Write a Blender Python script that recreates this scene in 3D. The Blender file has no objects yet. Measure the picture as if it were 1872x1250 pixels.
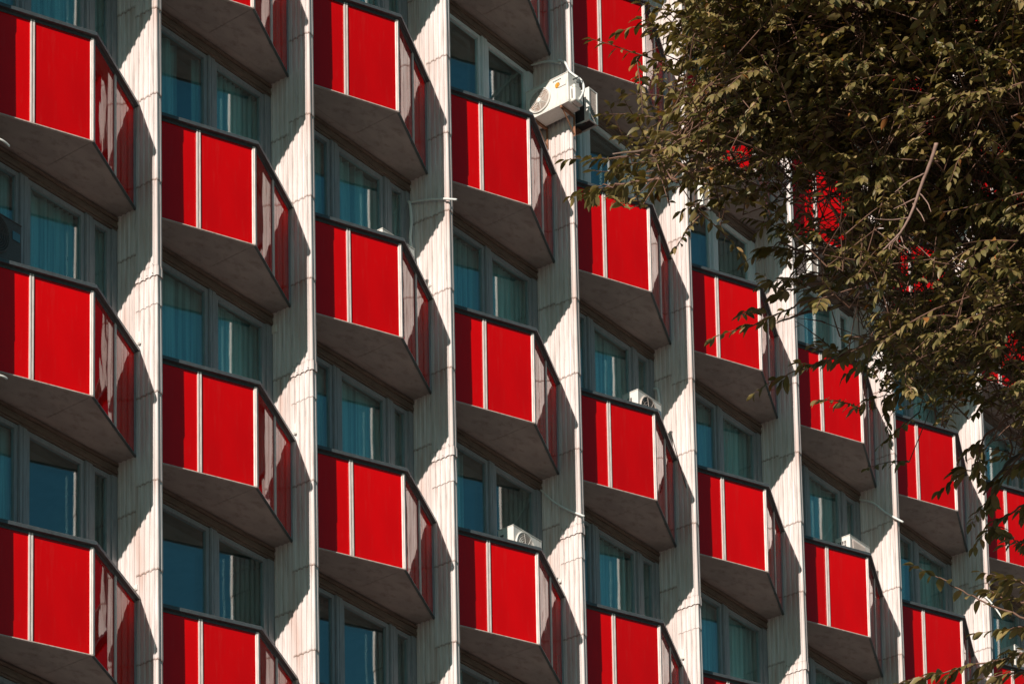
import bpy, math, random
import numpy as np
from mathutils import Vector, Matrix
random.seed(7); rng = np.random.default_rng(7)
PI = math.pi
sc = bpy.context.scene
COL = sc.collection

# ------------------------------------------------------------------ measures
W, T, D, H = 2.8769, 0.099, 0.5813, 3.0      # bay pitch, fin thickness, fin depth, storey
BW = W - T                                   # clear bay width
YA, YR, YL, XA, HP = 0.796, 0.277, 0.3035, 1.3481, 1.298
Z0 = 24.782                                  # top rail of the reference storey above the ground
XAP = BW - XA                                # apex of a balcony in bay coordinates
SUN = Vector((1, 0.2025, -0.5125)).normalized()

# ------------------------------------------------------------------ helpers
def tag(o, label=None, cat=None, group=None, kind=None):
    if label: o['label'] = label
    if cat: o['category'] = cat
    if group: o['group'] = group
    if kind: o['kind'] = kind
    return o

def empty(name, loc, rz=0.0, parent=None):
    o = bpy.data.objects.new(name, None); COL.objects.link(o)
    o.location = loc; o.rotation_euler = (0, 0, rz); o.parent = parent
    o.empty_display_size = 0.2
    return o

class MB:
    def __init__(s): s.v = []; s.f = []; s.m = []
    def quad(s, pts, m=0):
        n = len(s.v); s.v += [tuple(p) for p in pts]; s.f.append(tuple(range(n, n + len(pts)))); s.m.append(m)
    def box(s, x0, x1, y0, y1, z0, z1, m=0):
        s.prism([(x0, y0), (x1, y0), (x1, y1), (x0, y1)], z0, z1, m)
    def prism(s, poly, z0, z1, m=0, poly2=None):
        n = len(s.v); k = len(poly); poly2 = poly2 or poly
        a = sum(poly[i][0] * poly[(i + 1) % k][1] - poly[(i + 1) % k][0] * poly[i][1] for i in range(k))
        if a < 0: poly = poly[::-1]; poly2 = poly2[::-1]
        s.v += [(p[0], p[1], z0) for p in poly] + [(p[0], p[1], z1) for p in poly2]
        s.f.append(tuple(range(n + k - 1, n - 1, -1))); s.m.append(m)
        s.f.append(tuple(range(n + k, n + 2 * k))); s.m.append(m)
        for i in range(k):
            j = (i + 1) % k
            s.f.append((n + i, n + j, n + k + j, n + k + i)); s.m.append(m)
    def tube(s, pts, r, n=6, m=0, cap=True):
        pts = [Vector(p) for p in pts]; R = r if isinstance(r, (list, tuple)) else [r] * len(pts)
        base = len(s.v); up = None
        for i, p in enumerate(pts):
            t = (pts[min(i + 1, len(pts) - 1)] - pts[max(i - 1, 0)]).normalized()
            if up is None:
                up = t.orthogonal().normalized()
            up = (up - t * up.dot(t)).normalized(); b = t.cross(up)
            for k in range(n):
                a = 2 * PI * k / n
                s.v.append(tuple(p + (up * math.cos(a) + b * math.sin(a)) * R[i]))
        for i in range(len(pts) - 1):
            for k in range(n):
                k2 = (k + 1) % n
                s.f.append((base + i * n + k, base + i * n + k2, base + (i + 1) * n + k2, base + (i + 1) * n + k)); s.m.append(m)
        if cap:
            s.f.append(tuple(base + k for k in range(n))[::-1]); s.m.append(m)
            s.f.append(tuple(base + (len(pts) - 1) * n + k for k in range(n))); s.m.append(m)
    def ring(s, c, r, tr, n=28, m=0, ax=1):
        # torus facing -Y
        base = len(s.v); q = 6
        for i in range(n):
            a = 2 * PI * i / n
            for k in range(q):
                b = 2 * PI * k / q; rr = r + tr * math.cos(b)
                s.v.append((c[0] + rr * math.cos(a), c[1] + tr * math.sin(b), c[2] + rr * math.sin(a)))
        for i in range(n):
            for k in range(q):
                i2 = (i + 1) % n; k2 = (k + 1) % q
                s.f.append((base + i * q + k, base + i * q + k2, base + i2 * q + k2, base + i2 * q + k)); s.m.append(m)
    def disc(s, c, r, th, n=28, m=0):
        # short cylinder facing -Y
        base = len(s.v)
        for y in (c[1], c[1] - th):
            for i in range(n):
                a = 2 * PI * i / n; s.v.append((c[0] + r * math.cos(a), y, c[2] + r * math.sin(a)))
        s.f.append(tuple(base + i for i in range(n))[::-1]); s.m.append(m)
        s.f.append(tuple(base + n + i for i in range(n))); s.m.append(m)
        for i in range(n):
            j = (i + 1) % n
            s.f.append((base + i, base + j, base + n + j, base + n + i)); s.m.append(m)
    def mesh(s, name, mats):
        me = bpy.data.meshes.new(name); me.from_pydata(s.v, [], s.f)
        for m in (mats if isinstance(mats, (list, tuple)) else [mats]): me.materials.append(m)
        me.polygons.foreach_set('material_index', s.m); me.update()
        return me
    def build(s, name, mats, parent=None, loc=(0, 0, 0), smooth=False):
        return link(name, s.mesh(name, mats), parent, loc, smooth)

def link(name, me, parent=None, loc=(0, 0, 0), smooth=False):
    if smooth: me.polygons.foreach_set('use_smooth', [True] * len(me.polygons))
    o = bpy.data.objects.new(name, me); COL.objects.link(o); o.parent = parent; o.location = loc
    return o

def bevel(o, w=0.008, seg=2):
    b = o.modifiers.new('bevel', 'BEVEL'); b.width = w; b.segments = seg; b.limit_method = 'ANGLE'
    b.angle_limit = math.radians(40); b.harden_normals = False
    return o

# ------------------------------------------------------------------ materials
def mat(name):
    m = bpy.data.materials.new(name); m.use_nodes = True
    nt = m.node_tree; b = nt.nodes['Principled BSDF']
    return m, nt, b, nt.nodes, nt.links

def setp(b, **k):
    for n, v in k.items():
        n = n.replace('_', ' ')
        if n in b.inputs: b.inputs[n].default_value = v

def noise(nt, scale, detail=4, rough=.6, vec=None, mapping=None):
    n = nt.nodes.new('ShaderNodeTexNoise'); n.inputs['Scale'].default_value = scale
    n.inputs['Detail'].default_value = detail; n.inputs['Roughness'].default_value = rough
    if mapping:
        tc = nt.nodes.new('ShaderNodeTexCoord'); mp = nt.nodes.new('ShaderNodeMapping')
        mp.inputs['Scale'].default_value = mapping
        nt.links.new(tc.outputs['Object'], mp.inputs['Vector']); nt.links.new(mp.outputs['Vector'], n.inputs['Vector'])
    elif vec: nt.links.new(vec, n.inputs['Vector'])
    return n

def ramp(nt, src, stops):
    r = nt.nodes.new('ShaderNodeValToRGB'); e = r.color_ramp.elements
    while len(e) < len(stops): e.new(0.5)
    for i, (p, c) in enumerate(stops):
        e[i].position = p; e[i].color = (c if isinstance(c, tuple) else (c, c, c)) + (1,)
    nt.links.new(src, r.inputs['Fac']); return r

def mixc(nt, fac, a, b, mode='MIX'):
    m = nt.nodes.new('ShaderNodeMix'); m.data_type = 'RGBA'; m.blend_type = mode
    for s, v in ((m.inputs[0], fac), (m.inputs[6], a), (m.inputs[7], b)):
        if hasattr(v, 'is_output') or isinstance(v, bpy.types.NodeSocket): nt.links.new(v, s)
        elif isinstance(v, tuple): s.default_value = v + (1,) if len(v) == 3 else v
        else: s.default_value = v
    return m.outputs[2]

def mathn(nt, op, a, b=0.0, c=0.0):
    m = nt.nodes.new('ShaderNodeMath'); m.operation = op
    for s, v in zip(m.inputs, (a, b, c)):
        if isinstance(v, bpy.types.NodeSocket): nt.links.new(v, s)
        else: s.default_value = v
    return m.outputs[0]

def bump(nt, b, height, strength=.2, dist=.01):
    n = nt.nodes.new('ShaderNodeBump'); n.inputs['Strength'].default_value = strength
    n.inputs['Distance'].default_value = dist
    nt.links.new(height, n.inputs['Height']); nt.links.new(n.outputs['Normal'], b.inputs['Normal']); return n

def simple(name, col, rough=.5, metal=0.0, var=.12, sc_=6.0, bstr=.0, dirt=None, mapping=(1, 1, 1), spec=.5):
    m, nt, b, N, L = mat(name)
    n = noise(nt, sc_, 5, .62, mapping=mapping)
    r = ramp(nt, n.outputs['Fac'], [(.3, tuple(c * (1 - var) for c in col)), (.7, tuple(min(1, c * (1 + var)) for c in col))])
    out = r.outputs['Color']
    if dirt:
        n2 = noise(nt, sc_ * 2.3, 6, .7, mapping=(mapping[0], mapping[1], mapping[2] * .4))
        r2 = ramp(nt, n2.outputs['Fac'], [(.52, 0.0), (.72, 1.0)])
        out = mixc(nt, mathn(nt, 'MULTIPLY', r2.outputs['Color'], .6), out, dirt)
    L.new(out, b.inputs['Base Color'])
    setp(b, Roughness=rough, Metallic=metal, Specular_IOR_Level=spec)
    if bstr: bump(nt, b, n.outputs['Fac'], bstr, .01)
    return m

# painted sheet metal of the fins, streaked with rust below the laps
def fin_material():
    m, nt, b, N, L = mat('painted_sheet_metal')
    uv = N.new('ShaderNodeUVMap'); sep = N.new('ShaderNodeSeparateXYZ'); L.new(uv.outputs['UV'], sep.inputs['Vector'])
    v = sep.outputs['Y']; u = sep.outputs['X']       # v: 0 at the lap above .. 1 at the lap below, u: metres round the fin
    big = noise(nt, 1.0, 3, .5, mapping=(3, 3.2, .55))
    fine = noise(nt, 1.0, 6, .65, mapping=(24, 26, 1.6))
    spk = noise(nt, 60, 4, .7, mapping=(1, 1, .5))
    base = ramp(nt, fine.outputs['Fac'], [(.30, (.46, .38, .35)), (.43, (.68, .595, .56)), (.55, (.76, .69, .665)), (.72, (.84, .785, .76))]).outputs['Color']
    # faded pink primer showing in broad vertical patches
    pk = ramp(nt, big.outputs['Fac'], [(.46, 0.0), (.66, 1.0)]).outputs['Color']
    pk = mathn(nt, 'MULTIPLY', pk, ramp(nt, fine.outputs['Fac'], [(.36, 0.0), (.60, 1.0)]).outputs['Color'])
    col = mixc(nt, mathn(nt, 'MULTIPLY', pk, .72), base, (.55, .37, .31))
    # rust bleeding down from each lap
    top = mathn(nt, 'SUBTRACT', 1.0, mathn(nt, 'MULTIPLY', v, 3.0))
    top = mathn(nt, 'MAXIMUM', top, 0.0)
    st = ramp(nt, noise(nt, 1.0, 5, .6, mapping=(40, 44, 1.1)).outputs['Fac'], [(.45, 0.0), (.70, 1.0)]).outputs['Color']
    rust = mathn(nt, 'MULTIPLY', st, top)
    rust = mathn(nt, 'MULTIPLY', rust, ramp(nt, big.outputs['Fac'], [(.40, .15), (.62, 1.0)]).outputs['Color'])
    col = mixc(nt, mathn(nt, 'MULTIPLY', rust, .9), col, (.36, .17, .11))
    # dirty line along the bottom edge of every sheet
    edge = ramp(nt, v, [(.975, 0.0), (.992, 1.0)]).outputs['Color']
    edge = mathn(nt, 'MULTIPLY', edge, ramp(nt, spk.outputs['Fac'], [(.35, .3), (.6, 1.0)]).outputs['Color'])
    col = mixc(nt, mathn(nt, 'MULTIPLY', edge, .75), col, (.22, .11, .07))
    # grime specks
    gs = ramp(nt, noise(nt, 95, 3, .6, mapping=(1, 1, 1)).outputs['Fac'], [(.72, 0.0), (.78, 1.0)]).outputs['Color']
    col = mixc(nt, mathn(nt, 'MULTIPLY', gs, .35), col, (.3, .2, .15))
    L.new(col, b.inputs['Base Color']); setp(b, Roughness=.65, Specular_IOR_Level=.15)
    bump(nt, b, noise(nt, 1.0, 3, .5, mapping=(9, 9, 2.2)).outputs['Fac'], .35, .012)
    return m

def red_material():
    m, nt, b, N, L = mat('red_enamelled_glass')
    oi = N.new('ShaderNodeObjectInfo')
    n = noise(nt, 1.0, 3, .5, mapping=(1.1, 1.1, .6))
    r = ramp(nt, n.outputs['Fac'], [(.25, (.50, .0, .0)), (.75, (.80, .0, .0))])
    hv = mathn(nt, 'MULTIPLY_ADD', oi.outputs['Random'], .22, .86)
    hs = N.new('ShaderNodeHueSaturation'); L.new(hv, hs.inputs['Value']); L.new(r.outputs['Color'], hs.inputs['Color'])
    dn = ramp(nt, noise(nt, 1.0, 6, .7, mapping=(14, 14, 1.5)).outputs['Fac'], [(.56, 0.0), (.8, 1.0)]).outputs['Color']
    col = mixc(nt, mathn(nt, 'MULTIPLY', dn, .10), hs.outputs['Color'], (.35, .12, .10))
    L.new(col, b.inputs['Base Color'])
    setp(b, Roughness=.5, Specular_IOR_Level=.0, Coat_Weight=1.0, Coat_Roughness=.012, Coat_IOR=1.43)
    w = noise(nt, 1.0, 2, .45, mapping=(2.8, 2.8, 1.1))
    bp = N.new('ShaderNodeBump'); bp.inputs['Strength'].default_value = .11; bp.inputs['Distance'].default_value = .02
    L.new(w.outputs['Fac'], bp.inputs['Height']); L.new(bp.outputs['Normal'], b.inputs['Coat Normal'])
    return m

def glass_material(name='window_glass', f0=.18):
    m, nt, b, N, L = mat(name)
    N.remove(b); out = N['Material Output']
    tr = N.new('ShaderNodeBsdfTransparent'); tr.inputs['Color'].default_value = (.86, .985, .99, 1)
    gl = N.new('ShaderNodeBsdfGlossy'); gl.inputs['Roughness'].default_value = .0
    gl.inputs['Color'].default_value = (.93, .97, .97, 1)
    lw = N.new('ShaderNodeLayerWeight'); lw.inputs['Blend'].default_value = .5
    fr = mathn(nt, 'MULTIPLY_ADD', mathn(nt, 'POWER', lw.outputs['Facing'], 5.0), 1 - f0, f0)
    w = noise(nt, 1.0, 2, .5, mapping=(1.6, 1.6, .9))
    bp = N.new('ShaderNodeBump'); bp.inputs['Strength'].default_value = .16; bp.inputs['Distance'].default_value = .012
    L.new(w.outputs['Fac'], bp.inputs['Height']); L.new(bp.outputs['Normal'], gl.inputs['Normal'])
    mx = N.new('ShaderNodeMixShader'); L.new(fr, mx.inputs['Fac'])
    L.new(tr.outputs[0], mx.inputs[1]); L.new(gl.outputs[0], mx.inputs[2]); L.new(mx.outputs[0], out.inputs['Surface'])
    return m

def curtain_material(name, col, t=.35):
    m, nt, b, N, L = mat(name)
    n = noise(nt, 1.0, 4, .6, mapping=(17, 3, .3))
    r = ramp(nt, n.outputs['Fac'], [(.38, tuple(c * .48 for c in col)), (.58, tuple(min(1, c * 1.15) for c in col))])  # upright dark and light stripes: shade of the pleats put into the cloth colour
    L.new(r.outputs['Color'], b.inputs['Base Color']); setp(b, Roughness=.9, Specular_IOR_Level=.1)
    return m

def leaf_material():
    m, nt, b, N, L = mat('leaf')
    at = N.new('ShaderNodeAttribute'); at.attribute_name = 'leafvar'; at.attribute_type = 'GEOMETRY'
    r = ramp(nt, at.outputs['Fac'], [(0.0, (.085, .070, .018)), (.45, (.21, .160, .056)), (.85, (.38, .28, .115)), (.97, (.30, .17, .06)), (1.0, (.34, .13, .035))])
    n = noise(nt, 40, 3, .5, mapping=(1, 1, 1))
    col = mixc(nt, .35, r.outputs['Color'], n.outputs['Color'], 'SOFT_LIGHT')
    out = N['Material Output']
    L.new(col, b.inputs['Base Color']); setp(b, Roughness=.48, Specular_IOR_Level=.45)
    tl = N.new('ShaderNodeBsdfTranslucent'); L.new(mixc(nt, 1.0, col, (1.0, .95, .35), 'MULTIPLY'), tl.inputs['Color'])
    mx = N.new('ShaderNodeMixShader'); mx.inputs['Fac'].default_value = .20
    L.new(b.outputs[0], mx.inputs[1]); L.new(tl.outputs[0], mx.inputs[2]); L.new(mx.outputs[0], out.inputs['Surface'])
    return m

M = {}
M['fin'] = fin_material(); M['red'] = red_material(); M['glass'] = glass_material(); M['glass2'] = glass_material('inner_window_glass', .045)
M['rivet'] = simple('rusty_screw', (.20, .09, .05), .8, var=.3)
M['rail'] = simple('grey_green_metal', (.10, .115, .12), .34, .3, .2, 9, dirt=(.06, .045, .035), mapping=(2, 2, 2))
M['post'] = simple('bare_aluminium', (.80, .70, .65), .45, .05, .14, 8, dirt=(.34, .22, .17), mapping=(6, 6, .8))
M['gap'] = simple('dark_gasket', (.02, .018, .018), .8)
M['soffit'] = simple('soffit_board', (.44, .355, .32), .85, 0, .16, 1.6, .08, dirt=(.17, .10, .07), mapping=(1.0, 1.8, 1))
M['trim'] = simple('pale_trim', (.58, .47, .42), .55, .1, .2, 10, dirt=(.30, .16, .11), mapping=(2, 2, 2))
M['frame'] = simple('grey_window_frame', (.33, .335, .35), .5, .15, .14, 7, mapping=(6, 6, .7), dirt=(.16, .12, .10))
M['whiteframe'] = simple('white_window_frame', (.74, .76, .76), .35, 0, .05, 7)
M['head'] = simple('painted_head_trim', (.20, .135, .105), .7, 0, .3, 4, dirt=(.10, .055, .04), mapping=(1, 3, 8))
M['beam'] = simple('dark_beam', (.22, .17, .145), .8)
M['inner'] = simple('room_plaster', (.30, .28, .26), .9)
M['curtain'] = curtain_material('curtain_cloth', (.74, .74, .72))
M['curtain_dark'] = curtain_material('curtain_cloth_dim', (.34, .37, .37))
M['ac'] = simple('ac_casing', (.80, .76, .70), .45, 0, .05, 6, dirt=(.52, .42, .34), mapping=(2, 2, 1))
M['acdark'] = simple('ac_dark_interior', (.05, .04, .038), .6)
M['acgrille'] = simple('ac_grille_bars', (.62, .52, .46), .5, 0, .06)
M['acblue'] = simple('ac_service_label', (.10, .22, .28), .5)
M['orange'] = simple('orange_sticker', (.85, .38, .02), .5)
M['brown'] = simple('rusty_steel', (.28, .13, .07), .8, .2, .35, 14)
M['coil'] = simple('ac_coil', (.13, .105, .10), .6, .3, .3, 60)
M['hose'] = simple('white_hose', (.78, .78, .74), .5, 0, .06)
M['cable'] = simple('black_cable', (.03, .03, .03), .6)
M['bark'] = simple('bark', (.20, .13, .10), .8, 0, .3, 40, .3, mapping=(1, 1, .5))
M['twig'] = simple('reddish_twig', (.17, .085, .055), .7, 0, .25, 30)
M['leaf'] = leaf_material()

# ------------------------------------------------------------------ ground
def ground():
    m, nt, b, N, L = mat('dry_ground')
    n = noise(nt, .15, 8, .6, mapping=(1, 1, 1)); n2 = noise(nt, 3, 6, .6, mapping=(1, 1, 1))
    c = ramp(nt, n.outputs['Fac'], [(.35, (.12, .105, .098)), (.65, (.16, .14, .130))]).outputs['Color']
    c2 = ramp(nt, n2.outputs['Fac'], [(.3, .75), (.7, 1.0)]).outputs['Color']
    L.new(mixc(nt, 1.0, c, c2, 'MULTIPLY'), b.inputs['Base Color']); setp(b, Roughness=.9)
    g = MB(); g.quad([(-900, -900, 0), (900, -900, 0), (900, 900, 0), (-900, 900, 0)])
    tag(g.build('ground', m), kind='structure')
    m2 = simple('pavement_slabs', (.20, .175, .165), .85, 0, .12, 2.0, .1)
    p = MB(); p.box(-40, 60, -5.2, -.9, -.2, .12)
    tag(p.build('pavement', m2), kind='structure')
ground()

# ------------------------------------------------------------------ the building
B = empty('apartment_building', (0, 0, 0))
tag(B, 'long apartment block with white ribbed fins between stacked angular red balconies', 'building')

ROWS_SEEN = {-1: (-2, 4), 0: (-2, 4), 1: (-2, 3), 2: (-3, 3), 3: (-3, 3), 4: (-4, 3), 5: (-4, 2), 6: (-5, 2), 7: (-5, 2), 8: (-6, 1), 9: (-6, 1), 10: (-6, 0)}
ZTOP = Z0 + 6.5 * H

# --- fins -------------------------------------------------------------
def fin_mesh(seed):
    r = random.Random(seed)
    seams = [-2.105 + 1.063 * n for n in range(0, 22)][::-1]
    lower = [-2.56 - 1.062 * n for n in range(0, 22)]
    V = []; F = []; MI = []; UVs = []
    def strip(prof, zt, zb, dt, db, nrm, u0=0.0, v0=0.0, v1=1.0):
        # prof: list of (x, y), pushed outward by dt at the top and db at the bottom along nrm(i)
        n = len(V); k = len(prof); uu = u0
        for i, (x, y) in enumerate(prof):
            nx, ny = nrm[i]
            if i: uu += math.hypot(x - prof[i - 1][0], y - prof[i - 1][1])
            V.append((x + nx * dt, y + ny * dt, zt)); V.append((x + nx * db, y + ny * db, zb))
            UVs.append((uu, v0)); UVs.append((uu, v1))
        for i in range(k - 1):
            a = n + 2 * i
            F.append((a, a + 1, a + 3, a + 2)); MI.append(0)
        # lip under the lower edge
        n2 = len(V)
        for i, (x, y) in enumerate(prof):
            nx, ny = nrm[i]
            V.append((x + nx * db, y + ny * db, zb)); V.append((x - nx * .004, y - ny * .004, zb))
            UVs.append((0, .999)); UVs.append((0, .999))
        for i in range(k - 1):
            a = n2 + 2 * i
            F.append((a, a + 1, a + 3, a + 2)); MI.append(0)
    def ribs(y0, y1, n, dep=.017, flat=.50):
        out = []; p = (y1 - y0) / n
        for i in range(n):
            a = y0 + i * p
            out += [(0, a + p * .10), (-dep, a + p * .20), (-dep, a + p * (.20 + flat)), (0, a + p * (.30 + flat))]
        return [(0, y0)] + out + [(0, y1)]
    front = ribs(-.275, -D + .012, 4)
    tip = [(0, -D + .012), (0, -D), (.006, -D - .003), (.030, -D + .000), (.034, -D + .005), (.064, -D + .009), (.068, -D + .005), (T - .003, -D + .009), (T, -D + .012), (T, -D + .03)]
    back = ribs(.0, -.275, 4, .014, .46)
    fn = [(-1, 0)] * len(front); bn = [(-1, 0)] * len(back)
    tn = [(-1, 0), (-1, -.3), (0, -1), (0, -1), (0, -1), (0, -1), (0, -1), (0, -1), (1, -.3), (1, 0)]
    lev = [z for z in seams] + [-2.215] + lower
    for i in range(len(lev) - 1):
        zt, zb = lev[i] + Z0, lev[i + 1] + Z0
        if zb < .1: break
        j = r.uniform(-.004, .004); col = abs(lev[i] + 2.105) < .01
        dt, db = (.014, .016) if col else (0.0 + abs(j) * .5, .005 + abs(j))
        # each sheet is rigid: the same push on the face and the tip
        strip(front, zt + .004, zb - .006, dt, db, fn); strip(tip, zt + .004, zb - .006, dt, db, tn, .4)
    off = r.uniform(-.12, .12)
    blev = [7.6 * 3 - 1.55 * n + off + r.uniform(-.05, .05) for n in range(0, 34)]
    for i in range(len(blev) - 1):
        zt, zb = blev[i] + Z0, blev[i + 1] + Z0
        if zb < .1: break
        strip(back, zt + .004, zb - .006, 0.0, .005, bn, 1.1)
    # right-hand side, plain
    strip([(T, -D + .03), (T, 0)], ZTOP + 3, 0.1, 0, 0, [(1, 0)] * 2, 2.0)
    # screws along the laps
    for z in lev:
        for y in (-.315, -.39, -.465, -.545):
            if r.random() < .62:
                yy = y + r.uniform(-.006, .006); zz = z + Z0 + .018 + r.uniform(-.004, .004); n = len(V); q = .0055 * r.uniform(.7, 1.3)
                x = -.0185 if abs(z + 2.105) > .2 else -.038
                for a in range(6):
                    V.append((x, yy + q * math.cos(a * PI / 3), zz + q * math.sin(a * PI / 3))); UVs.append((0, .5))
                V.append((x - .004, yy, zz)); UVs.append((0, .5))
                for a in range(6): F.append((n + a, n + (a + 1) % 6, n + 6)); MI.append(1)
                F.append(tuple(n + a for a in range(6))); MI.append(1)
    me = bpy.data.meshes.new('fin'); me.from_pydata(V, [], F)
    me.materials.append(M['fin']); me.materials.append(M['rivet'])
    me.polygons.foreach_set('material_index', MI)
    uv = me.uv_layers.new(name='UVMap')
    idx = np.empty(len(me.loops), dtype=np.int32); me.loops.foreach_get('vertex_index', idx)
    uv.data.foreach_set('uv', np.array(UVs, dtype=np.float32)[idx].ravel()); me.update()
    return me
for k in range(-2, 11):
    o = link('fin', fin_mesh(100 + k), B, (k * W, 0, 0))

# --- plan geometry of a balcony ---------------------------------------
PL, PA, PR = Vector((0.004, -YL)), Vector((XAP, -YA)), Vector((BW - .004, -YR))
def seg_pt(a, b, t): return a + (b - a) * t
def offs(a, b, d):
    n = (b - a); n = Vector((n.y, -n.x)).normalized()     # outward (towards -y)
    if n.y > 0: n = -n
    return n * d
def quadseg(a, b, d0, d1, t0=0.0, t1=1.0):
    p, q = seg_pt(a, b, t0), seg_pt(a, b, t1); o0, o1 = offs(a, b, d0), offs(a, b, d1)
    return [tuple(p + o0), tuple(q + o0), tuple(q + o1), tuple(p + o1)]
def mitre(d):
    # apex pushed outward so that both sides move by d
    n1 = offs(PL, PA, 1); n2 = offs(PA, PR, 1); h = (n1 + n2); h = h / h.dot(n1)
    return PA + h * d
def halfstrip(side, d0, d1):
    a, b = (PL, PA) if side == 0 else (PR, PA)
    x = 0.004 if side == 0 else BW - .004
    def end(d):
        o = offs(PL, PA, d) if side == 0 else offs(PA, PR, d)
        p = a + o; q = b + o; t = (x - p.x) / (q.x - p.x); return p + (q - p) * t
    return [tuple(end(d0)), tuple(mitre(d0)), tuple(mitre(d1)), tuple(end(d1))]

def balcony_meshes():
    me = {}
    ya = lambda p: tuple(p)
    # body: floor slab made of soffit boards with open joints, under a plate
    s = MB(); zb = -HP + .012; zt = -HP + .10
    inn = mitre(-.022); e0 = halfstrip(0, -.022, -.05)[0]; e1 = halfstrip(1, -.022, -.05)[0]
    s.prism([(.002, -.118), (XAP - .003, -.118), (XAP - .003, inn.y), e0], zb, zt)
    s.prism([(XAP + .003, -.118), (BW - .002, -.118), e1, (XAP + .003, inn.y)], zb, zt)
    s.box(.002, BW - .002, -.112, -.004, zb + .004, zt)
    s.prism([(.004, -.006), (BW - .004, -.006), (e1[0], e1[1] + .004), (inn.x, inn.y + .004), (e0[0], e0[1] + .004)], zt, zt + .05)
    me['slab'] = s.mesh('balcony', M['soffit'])
    # metal angle round the foot of the panels
    for side in (0, 1):
        s = MB()
        s.prism(halfstrip(side, -.020, .010), -HP, -HP + .011)
        s.prism(halfstrip(side, -.019, -.012), -HP + .011, -HP + .05)
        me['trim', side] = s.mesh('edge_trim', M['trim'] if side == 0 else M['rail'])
        s = MB()
        a, b_, c = halfstrip(side, -.018, .006), halfstrip(side, -.030, .052), halfstrip(side, -.024, .044)
        s.prism(a, -.078, -.046); s.prism(b_, -.046, -.010); s.prism(b_, -.010, 0.0, poly2=c)
        me['rail', side] = s.mesh('top_rail', M['rail'])
    # panels and posts
    for side, (a, b) in ((0, (PL, PA)), (1, (PA, PR))):
        L = (b - a).length
        mid = (.696 / XAP) if side == 0 else .5
        g = .026 / L
        spans = [(0.006, mid - g), (mid + g, 1 - .030 / L)] if side == 0 else [(.030 / L, mid - g), (mid + g, 1 - .055 / L)]
        for i, (t0, t1) in enumerate(spans):
            s = MB(); s.prism(quadseg(a, b, -.016, -.006, t0, t1), -HP + .016, -.066)
            me['panel', side, i] = s.mesh('red_panel', M['red'])
        s = MB(); w1, w2 = .026 / L, .007 / L
        s.prism(quadseg(a, b, -.004, .010, mid - w1, mid - w2), -HP + .012, -.063)
        s.prism(quadseg(a, b, -.004, .010, mid + w2, mid + w1), -HP + .012, -.063)
        s.prism(quadseg(a, b, -.030, -.010, mid - w1 * .8, mid + w1 * .8), -HP + .012, -.063, 1)
        me['mullion', side] = s.mesh('mullion', [M['post'], M['gap']])
    n1, n2 = offs(PL, PA, 1), offs(PA, PR, 1); d1 = (PL - PA).normalized(); d2 = (PR - PA).normalized()
    s = MB(); o = mitre(.010); i_ = mitre(-.012)
    s.prism([tuple(o), tuple(o + d1 * .036), tuple(i_ + d1 * .036), tuple(i_), tuple(i_ + d2 * .034), tuple(o + d2 * .034)], -HP + .012, -.063)
    s.prism([tuple(mitre(.016) + d1 * .012), tuple(mitre(.016) + d1 * .020), tuple(mitre(.008) + d1 * .020), tuple(mitre(.008) + d1 * .012)], -HP + .012, -.063)
    me['corner'] = s.mesh('corner_post', M['post'])
    s = MB(); L = (PR - PA).length
    s.prism(quadseg(PA, PR, -.022, .010, 1 - .052 / L, 1 - .022 / L), -HP + .012, -.063)
    s.prism(quadseg(PA, PR, -.022, .004, 1 - .016 / L, 1 - .002 / L), -HP + .012, -.063)
    me['end'] = s.mesh('end_post', M['frame'])
    return me
BM = balcony_meshes()

def balcony(k, j):
    x = (k - 1) * W + T; z = Z0 - j * H
    r = random.Random(k * 97 + j)
    o = link('balcony', BM['slab'], B, (x, 0, z + r.uniform(-.006, .006)))
    o.rotation_euler = (r.uniform(-.0022, .0022), r.uniform(-.0022, .0022), 0)
    for side in (0, 1):
        link('edge_trim', BM['trim', side], o); link('top_rail', BM['rail', side], o)
        for i in (0, 1):
            p = link('red_panel', BM['panel', side, i], o)
            p.location = (0, r.uniform(-.002, .002), 0); p.rotation_euler = (0, 0, r.uniform(-.0015, .0015))
        link('mullion', BM['mullion', side], o)
    link('corner_post', BM['corner'], o); link('end_post', BM['end'], o)
    return o

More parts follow.
